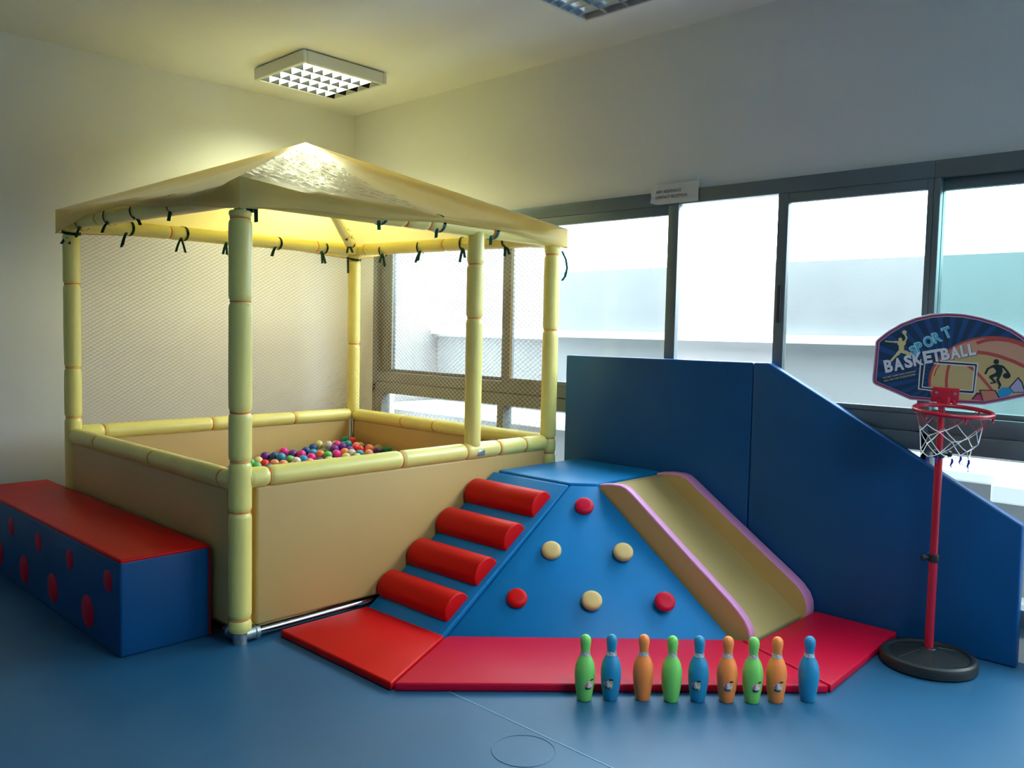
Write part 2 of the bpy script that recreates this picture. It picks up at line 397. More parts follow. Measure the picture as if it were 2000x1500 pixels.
# paper note on the window head
t = thing('paper_note', 'white paper note with two printed lines taped to the window head', 'sign', (2.268, -0.66, 2.114))
bm = B(); gr = []
NX, NZ = 14, 8
for i in range(NX + 1):
    row = []
    for k in range(NZ + 1):
        u, v = i / NX, k / NZ
        curl = 0.022 * max(0, 0.10 - u) / 0.10 * max(0, 0.4 - v) / 0.4
        row.append(bm.verts.new((2.268 - curl - 0.001, -0.499 - 0.318 * u - 0.016 * (1 - v) * (1 - u), 2.114 + 0.11 * v + 0.010 * curl / 0.022)))
    gr.append(row)
for i in range(NX):
    for k in range(NZ): bm.faces.new((gr[i][k], gr[i + 1][k], gr[i + 1][k + 1], gr[i][k + 1]))
bmesh.ops.recalc_face_normals(bm, faces=bm.faces)
bmesh.ops.solidify(bm, geom=list(bm.faces), thickness=0.0006)
bmesh.ops.recalc_face_normals(bm, faces=bm.faces)
obj('sheet', bm, M_PAPER, t, SM)
for s, y, z, wd in (('ANY ASSISTANCE', -0.540, 2.176, 0.166), ('CONTACT RECEPTION', -0.538, 2.146, 0.208)):
    bm = mapbm(text_bm(s, wd, 0.0165, 0.012), lambda c: Vector((2.2645, y - c.x, z + c.y)))
    obj('printed_line', bm, M_INK, t)

# ------------------------------------------------------------------ ball pit
A_, Bd = 2.0, 1.985
pit = thing('ball_pit', 'yellow padded ball pit with pitched canopy, netting and beige side panels', 'ball pit', (1.0, 1.0, 0))
def pinched(bm, P, Q, r, pins, seg=20):
    """soft padded sleeve from P to Q, drawn in where it is bound (pins: distances along it)"""
    P = Vector(P); Q = Vector(Q); L = (Q - P).length; d = (Q - P) / L
    st = set([0, 0.006, 0.02, L - 0.02, L - 0.006, L])
    n = int(L / 0.05)
    for i in range(n + 1): st.add(L * i / n)
    for p in pins:
        for e in (-0.035, -0.02, -0.01, -0.004, 0.004, 0.01, 0.02, 0.035): st.add(min(L, max(0, p + e)))
    pts, rs = [], []
    for s in sorted(st):
        k = 1.0
        for p in pins:
            k = min(k, 1 - 0.17 * math.exp(-((s - p) / 0.012) ** 2))
        e = min(s, L - s)
        if e < 0.02: k *= 0.86 + 0.14 * math.sqrt(max(0, 1 - (1 - e / 0.02) ** 2))
        wob = mnoise.noise(P * 3 + d * s * 4) * 0.03
        pts.append(P + d * s + frame_of(d)[0] * wob * 0.04); rs.append(r * k * (1 + wob))
    tube(bm, pts, rs, seg)
    return [(P + d * p, d) for p in pins]
def binding(par, P, d, r):
    bm = B(); x, y = frame_of(d)
    ph = random.random() * 6
    for j in range(2):
        tl = random.uniform(-0.12, 0.12)
        tube(bm, [P + (x * math.cos(a) + y * math.sin(a)) * r + d * (0.004 * j + r * tl * math.cos(a + ph)) for a in [2 * PI * k / 18 for k in range(19)]], 0.0021, 5, cap=False)
    obj('binding_string', bm, M_STRING, par, True)
def padded(name, P, Q, r, pins):
    bm = B(); spots = pinched(bm, P, Q, r, pins)
    o = obj(name, bm, M_YPAD, pit, True)
    for p, d in spots: binding(o, p, d, r * 0.86)
    return o
RP = 0.047
padded('corner_post', (0, 0, 0.055), (0, 0, 1.862), RP + 0.002, [0.111 - .055, 0.578 - .055, 0.796 - .055, 1.01 - .055, 1.479 - .055, 1.829 - .055])
padded('corner_post', (0, Bd, 0.055), (0, Bd, 1.93), RP, [0.761, 1.055, 1.544, 1.841])
padded('corner_post', (A_, Bd, 0.69), (A_, Bd, 1.93), RP, [0.566, 1.19])
padded('corner_post', (A_, 0, 0.055), (A_, 0, 1.90), RP, [0.60, 0.69, 1.335, 1.78])
padded('middle_post', (1.3726, 0, 0.745), (1.3726, 0, 1.91), RP - 0.001, [0.70, 0.99])
RR = 0.046
padded('rail', (0.032, 0, 0.7214), (1.95, 0, 0.7214), RR, [0.096, 0.834, 1.276, 1.532, 1.743])
padded('rail', (0.04, Bd, 0.7214), (1.96, Bd, 0.7214), RR, [0.127, 0.818, 1.437])
padded('rail', (A_, 0.05, 0.7214), (A_, 1.94, 0.7214), RR, [0.55, 0.97, 1.313])
padded('rail', (0, 0.030, 0.709), (0, 1.94, 0.709), RR, [0.107, 0.82, 1.548])
padded('top_rail', (0.03, 0, 1.925), (1.98, 0, 1.925), 0.043, [0.85, 1.0, 1.45])
padded('top_rail', (0.03, Bd, 1.955), (1.98, Bd, 1.965), 0.043, [0.55, 1.05, 1.63])
padded('top_rail', (A_, 0.03, 1.93), (A_, 1.96, 1.965), 0.043, [0.35, 0.92, 1.8])
padded('top_rail', (0, 0.03, 1.925), (0, 1.96, 1.955), 0.043, [0.6, 1.5])
AP = Vector((0.965, 1.03, 2.455))
for c in ((A_ - .03, Bd - .03, 1.955), (0.03, 0.03, 1.915), (0.03, Bd - .03, 1.96), (A_ - .03, 0.03, 1.915)):
    c = Vector(c); e = AP - Vector((0, 0, 0.10)); padded('roof_rib', c, c + (e - c) * 0.97, 0.034, [0.14, 0.30] if c.x > 1 and c.y > 1 else [])
# chrome corner fittings and floor pipes
def fitting(x, y, dx, dy, name='pipe_fitting'):
    bm = lathe([(0.0, 0.0), (0.031, 0.0), (0.031, 0.024), (0.034, 0.026), (0.034, 0.062), (0, 0.062)], (x, y, 0.0), 20)
    for d in ((dx, 0, 0), (0, dy, 0)):
        add_bm(bm, lathe([(0.0, 0.0), (0.030, 0.0), (0.030, 0.062), (0.0335, 0.066), (0.0335, 0.083), (0.0, 0.083)], (x, y, 0.036), 18, d))
    obj(name, bm, M_FITTING, pit, SM)
for x, y, dx, dy in ((0, 0, 1, 1), (A_, 0, -1, 1), (A_, Bd, -1, -1), (0, Bd, 1, -1)): fitting(x, y, dx, dy)
for P, Q in (((0.08, 0, .036), (1.92, 0, .036)), ((0, 0.08, .036), (0, 1.9, .036)), ((A_, 0.08, .036), (A_, 1.9, .036)), ((0.08, Bd, .036), (1.92, Bd, .036))):
    bm = B(); tube(bm, [P, Q], 0.021, 20); obj('floor_pipe', bm, M_CHROME, pit, SM)
bm = B(); tube(bm, [(A_, Bd, 0.06), (A_, Bd, 0.70)], 0.021, 16); obj('corner_pipe', bm, M_CHROME, pit, SM)
bm = lathe([(0, 0), (0.030, 0), (0.030, 0.045), (0, 0.045)], (0.004, 0, 1.858), 16); obj('pipe_fitting', bm, M_FITTING, pit, SM)
bm = rbox((1.372, -0.050, 0.695), (1.428, -0.022, 0.73), 0.008, 2); obj('pipe_fitting', bm, M_FITTING, pit, SM)
# beige panels
def pad(a, b): obj('side_panel', rbox(a, b, 0.012, 3), M_BEIGE, pit, SM)
pad((0.064, -0.026, 0.068), (1.945, 0.026, 0.682))
pad((-0.026, 0.064, 0.068), (0.026, 1.93, 0.672))
pad((0.05, Bd - 0.026, 0.068), (1.955, Bd + 0.026, 0.682))
pad((A_ - 0.026, 0.05, 0.068), (A_ + 0.026, 1.94, 0.682))
obj('pit_floor', rbox((0.03, 0.03, 0.0), (A_ - 0.03, Bd - 0.03, 0.05), 0.01, 2), M_BEIGE, pit, SM)
# netting on the two wall sides
def net(P, D, L, z0, z1, pu, pz, nrm, nsag):
    bm = B(); P = Vector(P); D = Vector(D); N = Vector(nrm); sl = pz / pu
    H = z1 - z0; Hu = H / sl; k = -int(Hu / pu) - 1
    def pt(u, z):
        return P + D * u + Vector((0, 0, z - P.z)) + N * (0.010 * mnoise.noise(Vector((u * 2.2, z * 2.0, nsag))) + 0.006 * math.sin(u * 9 + nsag))
    for s in (1, -1):
        for i in range(-int(Hu / pu) - 2, int((L + Hu) / pu) + 3):
            u0 = i * pu
            # line: z = z0 + s*sl*(u-u0) (or mirrored)
            pts = []
            for j in range(0, 25):
                z = z0 + H * j / 24
                u = u0 + s * (z - z0) / sl - (0 if s > 0 else -0) 
                pts.append((u, z))
            run = []
            for (ua, za), (ub, zb) in zip(pts, pts[1:]):
                lo, hi = (ua, ub) if ua < ub else (ub, ua)
                if hi < 0 or lo > L: continue
                if not run: run.append((min(L, max(0, ua)), za + (min(L, max(0, ua)) - ua) / (ub - ua) * (zb - za)))
                uc = min(L, max(0, ub)); run.append((uc, za + (uc - ua) / (ub - ua) * (zb - za)))
            if len(run) > 1: tube(bm, [pt(u, z) for u, z in run], 0.00125, 3, cap=False)
    return bm
obj('safety_net', net((0.0, Bd, 0.75), (1, 0, 0), 2.0, 0.75, 1.94, 0.040, 0.0235, (0, -1, 0), 1.3), M_NET, pit, False, 'stuff')
obj('safety_net', net((A_, 0.0, 0.75), (0, 1, 0), 1.985, 0.75, 1.94, 0.040, 0.0285, (-1, 0, 0), 4.1), M_NET, pit, False, 'stuff')

# canopy
cF, cR, cB, cL = Vector((-0.045, -0.075, 0)), Vector((2.06, -0.065, 0)), Vector((2.06, 2.05, 0)), Vector((-0.065, 2.045, 0))
SIDES = [
 (cF, cR, [(0, 1.992), (.14, 1.966), (.35, 1.961), (.63, 1.944), (.85, 1.952), (1, 1.99)], [(0, 1.862), (.14, 1.887), (.35, 1.893), (.55, 1.925), (.75, 1.925), (.90, 1.892), (1, 1.878)]),
 (cR, cB, [(0, 1.99), (.3, 1.965), (.7, 1.97), (1, 2.01)], [(0, 1.878), (.3, 1.92), (.7, 1.93), (1, 1.90)]),
 (cB, cL, [(0, 2.01), (.3, 1.99), (.7, 1.99), (1, 2.03)], [(0, 1.90), (.3, 1.93), (.7, 1.93), (1, 1.893)]),
 (cL, cF, [(0, 2.03), (.10, 2.014), (.42, 2.0), (.80, 1.957), (.92, 1.967), (1, 1.992)], [(0, 1.893), (.08, 1.915), (.20, 1.955), (.42, 1.970), (.75, 1.915), (1, 1.862)]),
]
def roof_pt(i, s, t, wr=1.0):
    Aq, Bq, cz, hz = SIDES[i]
    e = Aq.lerp(Bq, s); e = Vector((e.x, e.y, interp(cz, s)))
    p = e.lerp(AP, t)
    mid = 1 - abs(2 * s - 1)
    p.z -= 0.035 * math.sin(PI * t) * min(1, mid * 1.6)
    p.z += wr * 0.010 * mnoise.noise(Vector((p.x * 4, p.y * 4, 3.1 + i))) * min(1, mid * 4) * (1 - t)
    return p
bm = B(); NS, NT = 28, 14
for i in range(4):
    Aq, Bq, cz, hz = SIDES[i]; outw = Vector(((Bq - Aq).y, -(Bq - Aq).x, 0)).normalized()
    rows = []
    for k in range(-3, NT + 1):
        row = []
        for j in range(NS + 1):
            s = j / NS
            if k < 0:
                f = (-k) / 3; e = Aq.lerp(Bq, s); zc_, zh = interp(cz, s), interp(hz, s)
                puff = 0.012 * math.sin(PI * f) * min(1, 6 * min(s, 1 - s)) + 0.006 * mnoise.noise(Vector((s * 9, f * 2, i)))* min(1, 8 * min(s, 1 - s))
                row.append(bm.verts.new((e.x + outw.x * puff, e.y + outw.y * puff, zc_ + (zh - zc_) * f)))
            else: row.append(bm.verts.new(roof_pt(i, s, k / NT)))
        rows.append(row)
    for a, b in zip(rows, rows[1:]):
        for j in range(NS):
            bm.faces.new((a[j], a[j + 1], b[j + 1], b[j]))
bmesh.ops.remove_doubles(bm, verts=bm.verts, dist=0.0015)
bmesh.ops.recalc_face_normals(bm, faces=bm.faces)
canopy = obj('canopy', bm, M_CANOPY, pit, math.radians(50))
# sewn hem of the canopy
for i in range(4):
    Aq, Bq, cz, hz = SIDES[i]; outw = Vector(((Bq - Aq).y, -(Bq - Aq).x, 0)).normalized(); bm = B()
    tube(bm, [Vector((*(Aq.lerp(Bq, j / 40) + outw * 0.001).xy, interp(hz, j / 40) + 0.003)) for j in range(41)], 0.003, 6)
    obj('hem', bm, M_CANOPY, canopy, True)
# crinkled clear film left on the front slope of the canopy
bm = B(); NU, NV = 70, 60; g = []
def filmshape(s, t):
    p = roof_pt(0, s, t)
    r1 = abs(math.sin((p.x * 1.0 + (p.z - 2) * 2.2) * 26 + 2.5 * mnoise.noise(p * 5)))
    r2 = mnoise.noise(Vector((p.x * 22, p.y * 9, p.z * 30)))
    return p + Vector((0, -0.55, 0.83)) * (0.008 + 0.011 * (1 - r1) ** 3 + 0.007 * r2)
for a in range(NU + 1):
    row = []
    for b_ in range(NV + 1):
        v = b_ / NV; smax = 0.50 - 0.06 * v + 0.02 * mnoise.noise(Vector((v * 6, 1, 2)))
        u = a / NU; s = 0.004 + u * smax
        t0 = 0.015 + 0.10 * math.sin(PI * min(1, u * 1.15)) * 0.35 + 0.03 * abs(mnoise.noise(Vector((u * 7, 5, 1))))
        t = t0 + (0.985 - t0) * v
        row.append(bm.verts.new(filmshape(s, t)))
    g.append(row)
for a in range(NU):
    for b_ in range(NV): bm.faces.new((g[a][b_], g[a + 1][b_], g[a + 1][b_ + 1], g[a][b_ + 1]))
obj('plastic_film', bm, M_FILM, canopy, True, label='crinkled clear plastic film on the front slope')

# ribbon ties
def ribbon(bm, pts, wd, side):
    side = Vector(side).normalized(); prev = None
    for p in pts:
        p = Vector(p); a, b = bm.verts.new(p + side * wd / 2), bm.verts.new(p - side * wd / 2)
        if prev: bm.faces.new((prev[0], prev[1], b, a))
        prev = (a, b)
def tie(P, d, r, up=True, tails=2, mt=None, knot=None, seed=0, arc=(0, 2 * PI), ln=0.085):
    rnd = random.Random(seed); bm = B(); P = Vector(P); d = Vector(d).normalized()
    x = Vector((0, 0, 1)) if abs(d.z) < .9 else Vector((1, 0, 0)); y = d.cross(x).normalized()
    ring = [P + (x * math.cos(a) + y * math.sin(a)) * r + d * 0.012 * math.sin(a) for a in [arc[0] + (arc[1] - arc[0]) * k / 22 for k in range(23)]]
    ribbon(bm, ring, 0.016, d)
    view = Vector((-0.72, -0.69, 0))
    K = Vector(knot) if knot else P + view * r * 0.75 - Vector((0, 0, r * 0.70))
    add_bm(bm, mapbm(lathe([(0, -.010), (.008, -.007), (.011, 0), (.008, .007), (0, .010)], (0, 0, 0), 8), lambda c: c + K))
    for k in range(tails):
        a = rnd.uniform(-0.035, 0.035); l = ln * rnd.uniform(0.7, 1.1); tw = rnd.uniform(-1, 1)
        hd = Vector((0.69, -0.72, 0)) * a + view * 0.01
        pts = [K + hd * f + Vector((0, 0, -l * f + 0.01 * math.sin(f * 3))) for f in (0, .2, .4, .6, .8, 1)]
        ribbon(bm, pts, 0.017, Vector((0.69, -0.72, 0.3 * tw)))
    bmesh.ops.solidify(bm, geom=list(bm.faces), thickness=0.0012)
    obj('ribbon_tie', bm, mt or M_TIE, pit, False)
sd = 1
for x in (0.329, 0.671, 0.979, 1.343, 1.719): tie((x, Bd, 1.958), (1, 0, 0), 0.047, seed=sd); sd += 1
for y in (1.633, 1.21, 0.778, 0.391): tie((A_, y, 1.945), (0, 1, 0), 0.047, seed=sd); sd += 1
for x in (0.727, 1.098, 1.487): tie((x, 0, 1.925), (1, 0, 0), 0.047, seed=sd, tails=1, mt=M_TIET, ln=0.05); sd += 1
for y in (1.798, 1.391, 1.042, 0.626): tie((0, y, 1.945), (0, 1, 0), 0.047, seed=sd, tails=1, ln=0.06); sd += 1
tie((0, Bd, 1.90), (0, 0, 1), 0.050, seed=31, tails=2, ln=0.05)
tie((A_, Bd, 1.90), (0, 0, 1), 0.050, seed=33, tails=1, ln=0.12, knot=(1.93, 1.97, 1.90))
tie((0.03, 0, 1.875), (0, 0, 1), 0.036, seed=35, tails=1, ln=0.06, knot=(0.055, -0.03, 1.875))
q = Vector((A_ - .03, Bd - .03, 1.955)); q = q + (AP - q) * 0.10
tie(q, AP - q, 0.040, seed=36, tails=2, ln=0.05); q = q + (AP - q) * 0.10
tie(q, AP - q, 0.040, seed=37, tails=1, ln=0.03)
bm = B(); ribbon(bm, [(2.035, -0.045, 1.86), (2.055, -0.06, 1.81), (2.062, -0.065, 1.76), (2.05, -0.06, 1.71), (2.035, -0.05, 1.685)], 0.014, (0.69, -0.72, 0))
bmesh.ops.solidify(bm, geom=list(bm.faces), thickness=0.0015); obj('ribbon_tie', bm, M_TIET, pit)

# balls: the ones in view one by one, the rest of the heap beneath as stuff
BC = {'cream': '#e6cf9c', 'green': '#5fc06a', 'purple': '#6a2a96', 'red': '#e8242c', 'teal': '#2793a3', 'navy': '#1c4f93', 'blue': '#2f95c4', 'pink': '#ee2c9b', 'peach': '#ee9a72', 'yellow': '#e0d488', 'orange': '#ee8656', 'white': '#d5cfc9', 'emerald': '#178a72', 'plum': '#47245a'}
BM_ = {k: mat('ball_' + k, v, 0.38) for k, v in BC.items()}
WORD = {'cream': 'cream', 'green': 'light green', 'purple': 'purple', 'red': 'red', 'teal': 'teal', 'navy': 'navy blue', 'blue': 'sky blue', 'pink': 'hot pink', 'peach': 'peach', 'yellow': 'pale yellow', 'orange': 'orange', 'white': 'greyish white', 'emerald': 'emerald green', 'plum': 'dark plum'}
BALLS = [('cream',1.114,1.826,0.464),('green',1.033,1.698,0.449),('purple',1.212,1.904,0.478),('red',1.101,1.717,0.458),('teal',1.066,1.599,0.448),('navy',1.253,1.855,0.479),('blue',1.269,1.793,0.478),('pink',1.364,1.915,0.494),('peach',1.151,1.677,0.460),('peach',1.180,1.614,0.460),('green',1.273,1.686,0.473),('purple',1.370,1.810,0.489),('pink',1.405,1.754,0.490),('navy',1.480,1.814,0.500),('blue',1.340,1.628,0.477),('pink',1.404,1.630,0.483),('navy',1.563,1.854,0.510),('yellow',1.649,1.912,0.522),('blue',1.478,1.722,0.495),('orange',1.497,1.661,0.494),('white',1.688,1.848,0.523),('green',1.513,1.592,0.492),('yellow',1.434,1.459,0.478),('purple',1.379,1.491,0.474),('pink',1.731,1.799,0.525),('purple',1.646,1.708,0.511),('purple',1.723,1.721,0.520),('pink',1.575,1.580,0.498),('emerald',1.863,1.882,0.542),('teal',1.790,1.749,0.528),('orange',1.638,1.573,0.505),('yellow',1.568,1.456,0.491),('purple',1.697,1.596,0.511),('white',1.654,1.511,0.503),('red',1.875,1.813,0.540),('peach',1.801,1.660,0.525),('red',1.759,1.612,0.518),('red',1.752,1.548,0.514),('teal',1.677,1.451,0.502),('yellow',1.612,1.390,0.492),('orange',1.814,1.514,0.519),('peach',1.729,1.414,0.505),('plum',1.817,1.428,0.515),('green',1.050,1.818,0.458),('white',1.278,1.616,0.470),('peach',1.186,1.520,0.456),('peach',1.322,1.520,0.469),('green',0.982,1.736,0.447)]
RB = 0.0325
BPOS = [Vector(b[1:]) for b in BALLS]
pxx = [(p - CAM).dot(R_) / (p - CAM).dot(F_) for p in BPOS]      # left-to-right order, only for the wording of the labels
ORD = ['first', 'second', 'third', 'fourth', 'fifth', 'sixth', 'seventh', 'eighth']
bme = {}
for i, (c, x, y, z) in enumerate(BALLS):
    if c not in bme:
        bm = B(); bmesh.ops.create_uvsphere(bm, u_segments=20, v_segments=12, radius=RB); me = bpy.data.meshes.new('play_ball'); bm.to_mesh(me); bm.free()
        me.materials.append(BM_[c])
        for p in me.polygons: p.use_smooth = True
        bme[c] = me
    o = bpy.data.objects.new('play_ball', bme[c]); COL.objects.link(o); o.location = (x, y, z)
    same = sorted([pxx[k] for k in range(len(BALLS)) if BALLS[k][0] == c]); n = same.index(pxx[i])
    near = sorted([k for k in range(len(BALLS)) if BALLS[k][0] != c], key=lambda k: (BPOS[k] - BPOS[i]).length)[0]
    if len(same) == 1: lb = 'the only %s play ball in the ball pit' % WORD[c]
    else: lb = '%s %s ball from the left in the ball pit' % (ORD[n], WORD[c])
    tag(o, lb, 'ball', 'play balls in the ball pit')
ico = B(); bmesh.ops.create_icosphere(ico, subdivisions=2, radius=RB)
iv = [v.co.copy() for v in ico.verts]; ico.verts.ensure_lookup_table(); ifc = [[v.index for v in f.verts] for f in ico.faces]; ico.free()
vs, fs, mi = [], [], []
keys = list(BC)
rnd = random.Random(3)
d = RB * 2 * 1.01
lay = 0; z = 0.05 + RB
while z < 0.60:
    row = 0; y = 0.075 + (0.5 * d if lay % 2 else 0) * 0.577
    while y < 1.955 - RB:
        x = 0.075 + (d / 2 if (row + lay) % 2 else 0)
        while x < 1.968 - RB:
            p = Vector((x + rnd.uniform(-.0015, .0015), y + rnd.uniform(-.0015, .0015), z))
            top = 0.472 + 0.10 * (x - 1.17) + 0.05 * (y - 1.87) - max(0, 1.38 - y) * 0.12 - max(0, 0.95 - x) * 0.10
            if z < top - 0.012 and all((p - b).length > RB * 2.0 + 0.0008 for b in BPOS if abs(b.x - p.x) < d) and z > 0.05 and (z > top - 0.30):
                k = len(vs); vs += [p + v for v in iv]; fs += [[a + k for a in f] for f in ifc]; mi += [rnd.randrange(len(keys))] * len(ifc)
            x += d
        y += d * 0.866; row += 1
    z += d * 0.816; lay += 1
me = bpy.data.meshes.new('ball_heap'); me.from_pydata(vs, [], fs); me.update()
for k in keys: me.materials.append(BM_[k])
me.polygons.foreach_set('material_index', mi); me.polygons.foreach_set('use_smooth', [True] * len(fs))
o = bpy.data.objects.new('ball_heap', me); COL.objects.link(o); o['kind'] = 'stuff'; tag(o, 'mixed plastic balls heaped beneath the topmost ones in the ball pit', 'balls')

# ------------------------------------------------------------------ spotted bench beside the pit
t = thing('foam_bench', 'long blue foam bench with red top and red dots beside the ball pit', 'bench', (-0.245, 1.2, 0))
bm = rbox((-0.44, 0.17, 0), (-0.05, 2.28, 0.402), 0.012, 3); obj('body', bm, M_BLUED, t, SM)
bm = rbox((-0.438, 0.172, 0.392), (-0.052, 2.278, 0.412), 0.009, 3); obj('top_cover', bm, M_RED, t, SM)
for y, z, r in ((0.53, .111, .074), (0.977, .111, .072), (1.402, .111, .072), (1.83, .111, .072), (0.297, .298, .047), (0.746, .297, .047), (1.174, .296, .047), (1.605, .297, .047), (2.04, .297, .047)):
    bm = lathe([(0, 0), (r, 0), (r, .0018), (r - .002, .003), (0, .003)], (-0.439, y, z), 32, (-1, 0, 0)); obj('dot', bm, M_RED_COOL, t, SM)
bm = box((-0.058, 0.1685, 0.004), (-0.0495, 0.172, 0.40)); obj('back_edge', bm, M_RED, t)

# ------------------------------------------------------------------ soft play corner set
def soft(name, label, cat, pts, d, mt, r=0.010, seg=3):
    bm = bev(prism(pts, d), r, seg); o = obj(name, bm, mt, None, SM); return tag(o, label, cat)
YA, YB = -0.035, -0.575       # steps run between these
XR0, XR1 = 0.645, 1.515
t = thing('foam_steps', 'blue foam ramp with four red half-round steps beside the ball pit', 'steps', ((XR0 + XR1) / 2, -0.3, 0))
bm = bev(prism([(XR0, YA, 0.0), (XR1, YA, 0.0), (XR1, YA, 0.595), (XR1 - 0.012, YA, 0.595), (XR0, YA, 0.012)], (0, YB - YA, 0)), 0.009, 3)
obj('ramp', bm, M_BLUE, t, SM)
e = Vector((0.88, 0, 0.60)).normalized(); nrm = Vector((-0.60, 0, 0.88)).normalized()
def ramp(x): return Vector((x, 0, (x - 0.64) / 0.88 * 0.60))
for x0, x1, yr in ((0.722, 0.852, -0.545), (0.906, 1.040, -0.542), (1.100, 1.235, -0.538), (1.297, 1.430, -0.534)):
    a, b_ = ramp(x0), ramp(x1); c = (a + b_) / 2; hw = (b_ - a).length / 2
    hgt = hw * 1.02
    prof = []
    for k in range(17):
        an = PI * k / 16; prof.append(c + e * (-math.cos(an) * hw) + nrm * (math.sin(an) ** 0.82 * hgt) + Vector((0, YA - 0.004, 0)))
    bm = prism(prof, (0, yr - YA + 0.004, 0))
    ends = [ed for ed in bm.edges if len(ed.link_faces) == 2 and max(len(f.verts) for f in ed.link_faces) > 4]
    bmesh.ops.bevel(bm, geom=ends, offset=0.009, segments=3, profile=0.5, affect='EDGES', clamp_overlap=True)
    obj('step', bm, M_RED, t, math.radians(35))
soft('foam_platform', 'blue foam platform in the corner between steps and slide', 'platform',
     [(1.522, -0.056, 0), (2.212, -0.056, 0), (2.212, -0.672, 0), (1.622, -0.672, 0), (1.522, -0.566, 0)], (0, 0, 0.607), M_BLUE, 0.010)
t = thing('climbing_wedge', 'sloping blue foam climbing face with six round holds', 'climbing wall', (1.3, -0.85, 0))
v = [(0.655, -0.592, 0.0), (1.582, -1.515, 0.0), (1.586, -0.70, 0.0), (1.50, -0.592, 0.0), (1.508, -0.580, 0.594), (1.606, -0.682, 0.594), (1.586, -1.505, 0.0)]
bm = B(); q = [bm.verts.new(p) for p in ((0.655, -0.588, 0), (1.585, -1.515, 0), (1.612, -0.688, 0), (1.514, -0.582, 0), (1.514, -0.582, 0.598), (1.612, -0.688, 0.598))]
bm.faces.new((q[0], q[3], q[2], q[1])); bm.faces.new((q[0], q[1], q[5], q[4])); bm.faces.new((q[0], q[4], q[3])); bm.faces.new((q[1], q[2], q[5])); bm.faces.new((q[2], q[3], q[4], q[5]))
bmesh.ops.recalc_face_normals(bm, faces=bm.faces); bev(bm, 0.008, 3)
obj('wedge', bm, M_BLUE, t, SM)
a, b_, c = Vector((1.514, -0.582, 0.598)), Vector((1.612, -0.688, 0.598)), Vector((0.655, -0.588, 0))
cn = (c - a).cross(b_ - a).normalized()
if cn.z < 0: cn = -cn
for (x, y, z), mt in (((1.493, -0.696, .501), M_RED_COOL), ((1.237, -0.707, .327), M_CREAM), ((1.47, -0.96, .329), M_CREAM), ((0.987, -0.721, .155), M_RED), ((1.218, -0.975, .155), M_CREAM), ((1.447, -1.219, .159), M_RED_COOL)):
    p = Vector((x, y, z)); p = p - cn * (p - a).dot(cn)
    r = 0.0475
    bm = lathe([(0, -.004), (r - .003, -.004), (r, .004), (r, .016), (r - .003, .022), (r - .010, .0265), (r - .024, .028), (0, .0285)], p, 28, cn)
    obj('climbing_hold', bm, mt, t, SM, label='cream vinyl hold' if mt is M_CREAM else 'red vinyl hold')
# slide
t = thing('foam_slide', 'beige foam slide with pink-edged side walls along the blue wall panel', 'slide', (1.9, -1.1, 0))
SP = [(-0.695, 0), (-0.695, 0.60), (-0.735, 0.598), (-1.555, 0.018), (-1.558, 0)]
bm = bev(prism([(1.655, y, z) for y, z in SP], (0.485, 0, 0)), 0.004, 2); obj('chute', bm, M_SLIDE, t, SM)
TOPL = [(-0.695, 0.601), (-0.76, 0.612), (-0.82, 0.614), (-0.855, 0.606), (-0.885, 0.588), (-0.95, 0.541), (-1.20, 0.357), (-1.44, 0.183), (-1.49, 0.143), (-1.525, 0.108), (-1.548, 0.070), (-1.556, 0.035), (-1.552, 0.0)]
TOPR = [(-0.695, 0.604), (-0.76, 0.614), (-0.84, 0.616), (-0.875, 0.608), (-0.915, 0.582), (-0.98, 0.536), (-1.27, 0.338), (-1.48, 0.196), (-1.53, 0.160), (-1.565, 0.122), (-1.582, 0.085), (-1.586, 0.045), (-1.580, 0.0)]
for x0, x1, top in ((1.618, 1.664, TOPL), (2.135, 2.208, TOPR)):
    bm = prism([(x0, y, z) for y, z in top + [(-0.695, 0.0)]], (x1 - x0, 0, 0))
    sw = obj('side_wall', bm, M_BEIGE, t, math.radians(30))
    bm = B(); n = len(top); rows = []
    for k, (y, z) in enumerate(top):
        y0, z0 = top[max(0, k - 1)]; y1, z1 = top[min(n - 1, k + 1)]
        nn = Vector((0, -(z1 - z0), (y1 - y0))); nn = (-nn if nn.z > 0 else nn); nn = -nn.normalized()
        if nn.z < 0 and k < n - 3: nn = -nn
        tn = Vector((0, y1 - y0, z1 - z0)).normalized(); up = Vector((0, tn.z, -tn.y))
        rows.append([bm.verts.new(Vector((x, y, z)) + up * h) for x, h in ((x0 - .0005, -.004), (x0, .002), (x0 + .004, .005), (x1 - .004, .005), (x1, .002), (x1 + .0005, -.004))])
    for r0, r1 in zip(rows, rows[1:]):
        for j in range(5): bm.faces.new((r0[j], r0[j + 1], r1[j + 1], r1[j]))
    bmesh.ops.recalc_face_normals(bm, faces=bm.faces)
    obj('edge_strip', bm, M_PINK, sw, math.radians(50), label='pink top edge')
# wall panels against the window
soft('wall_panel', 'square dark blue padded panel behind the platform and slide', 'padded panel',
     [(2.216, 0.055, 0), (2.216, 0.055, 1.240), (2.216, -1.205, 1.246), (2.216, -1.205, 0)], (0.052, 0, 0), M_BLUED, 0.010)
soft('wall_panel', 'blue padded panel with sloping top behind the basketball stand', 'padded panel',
     [(2.216, -1.209, 0), (2.216, -1.209, 1.246), (2.216, -1.292, 1.247), (2.216, -2.462, 0.612), (2.216, -2.466, 0)], (0.052, 0, 0), M_BLUED, 0.010)
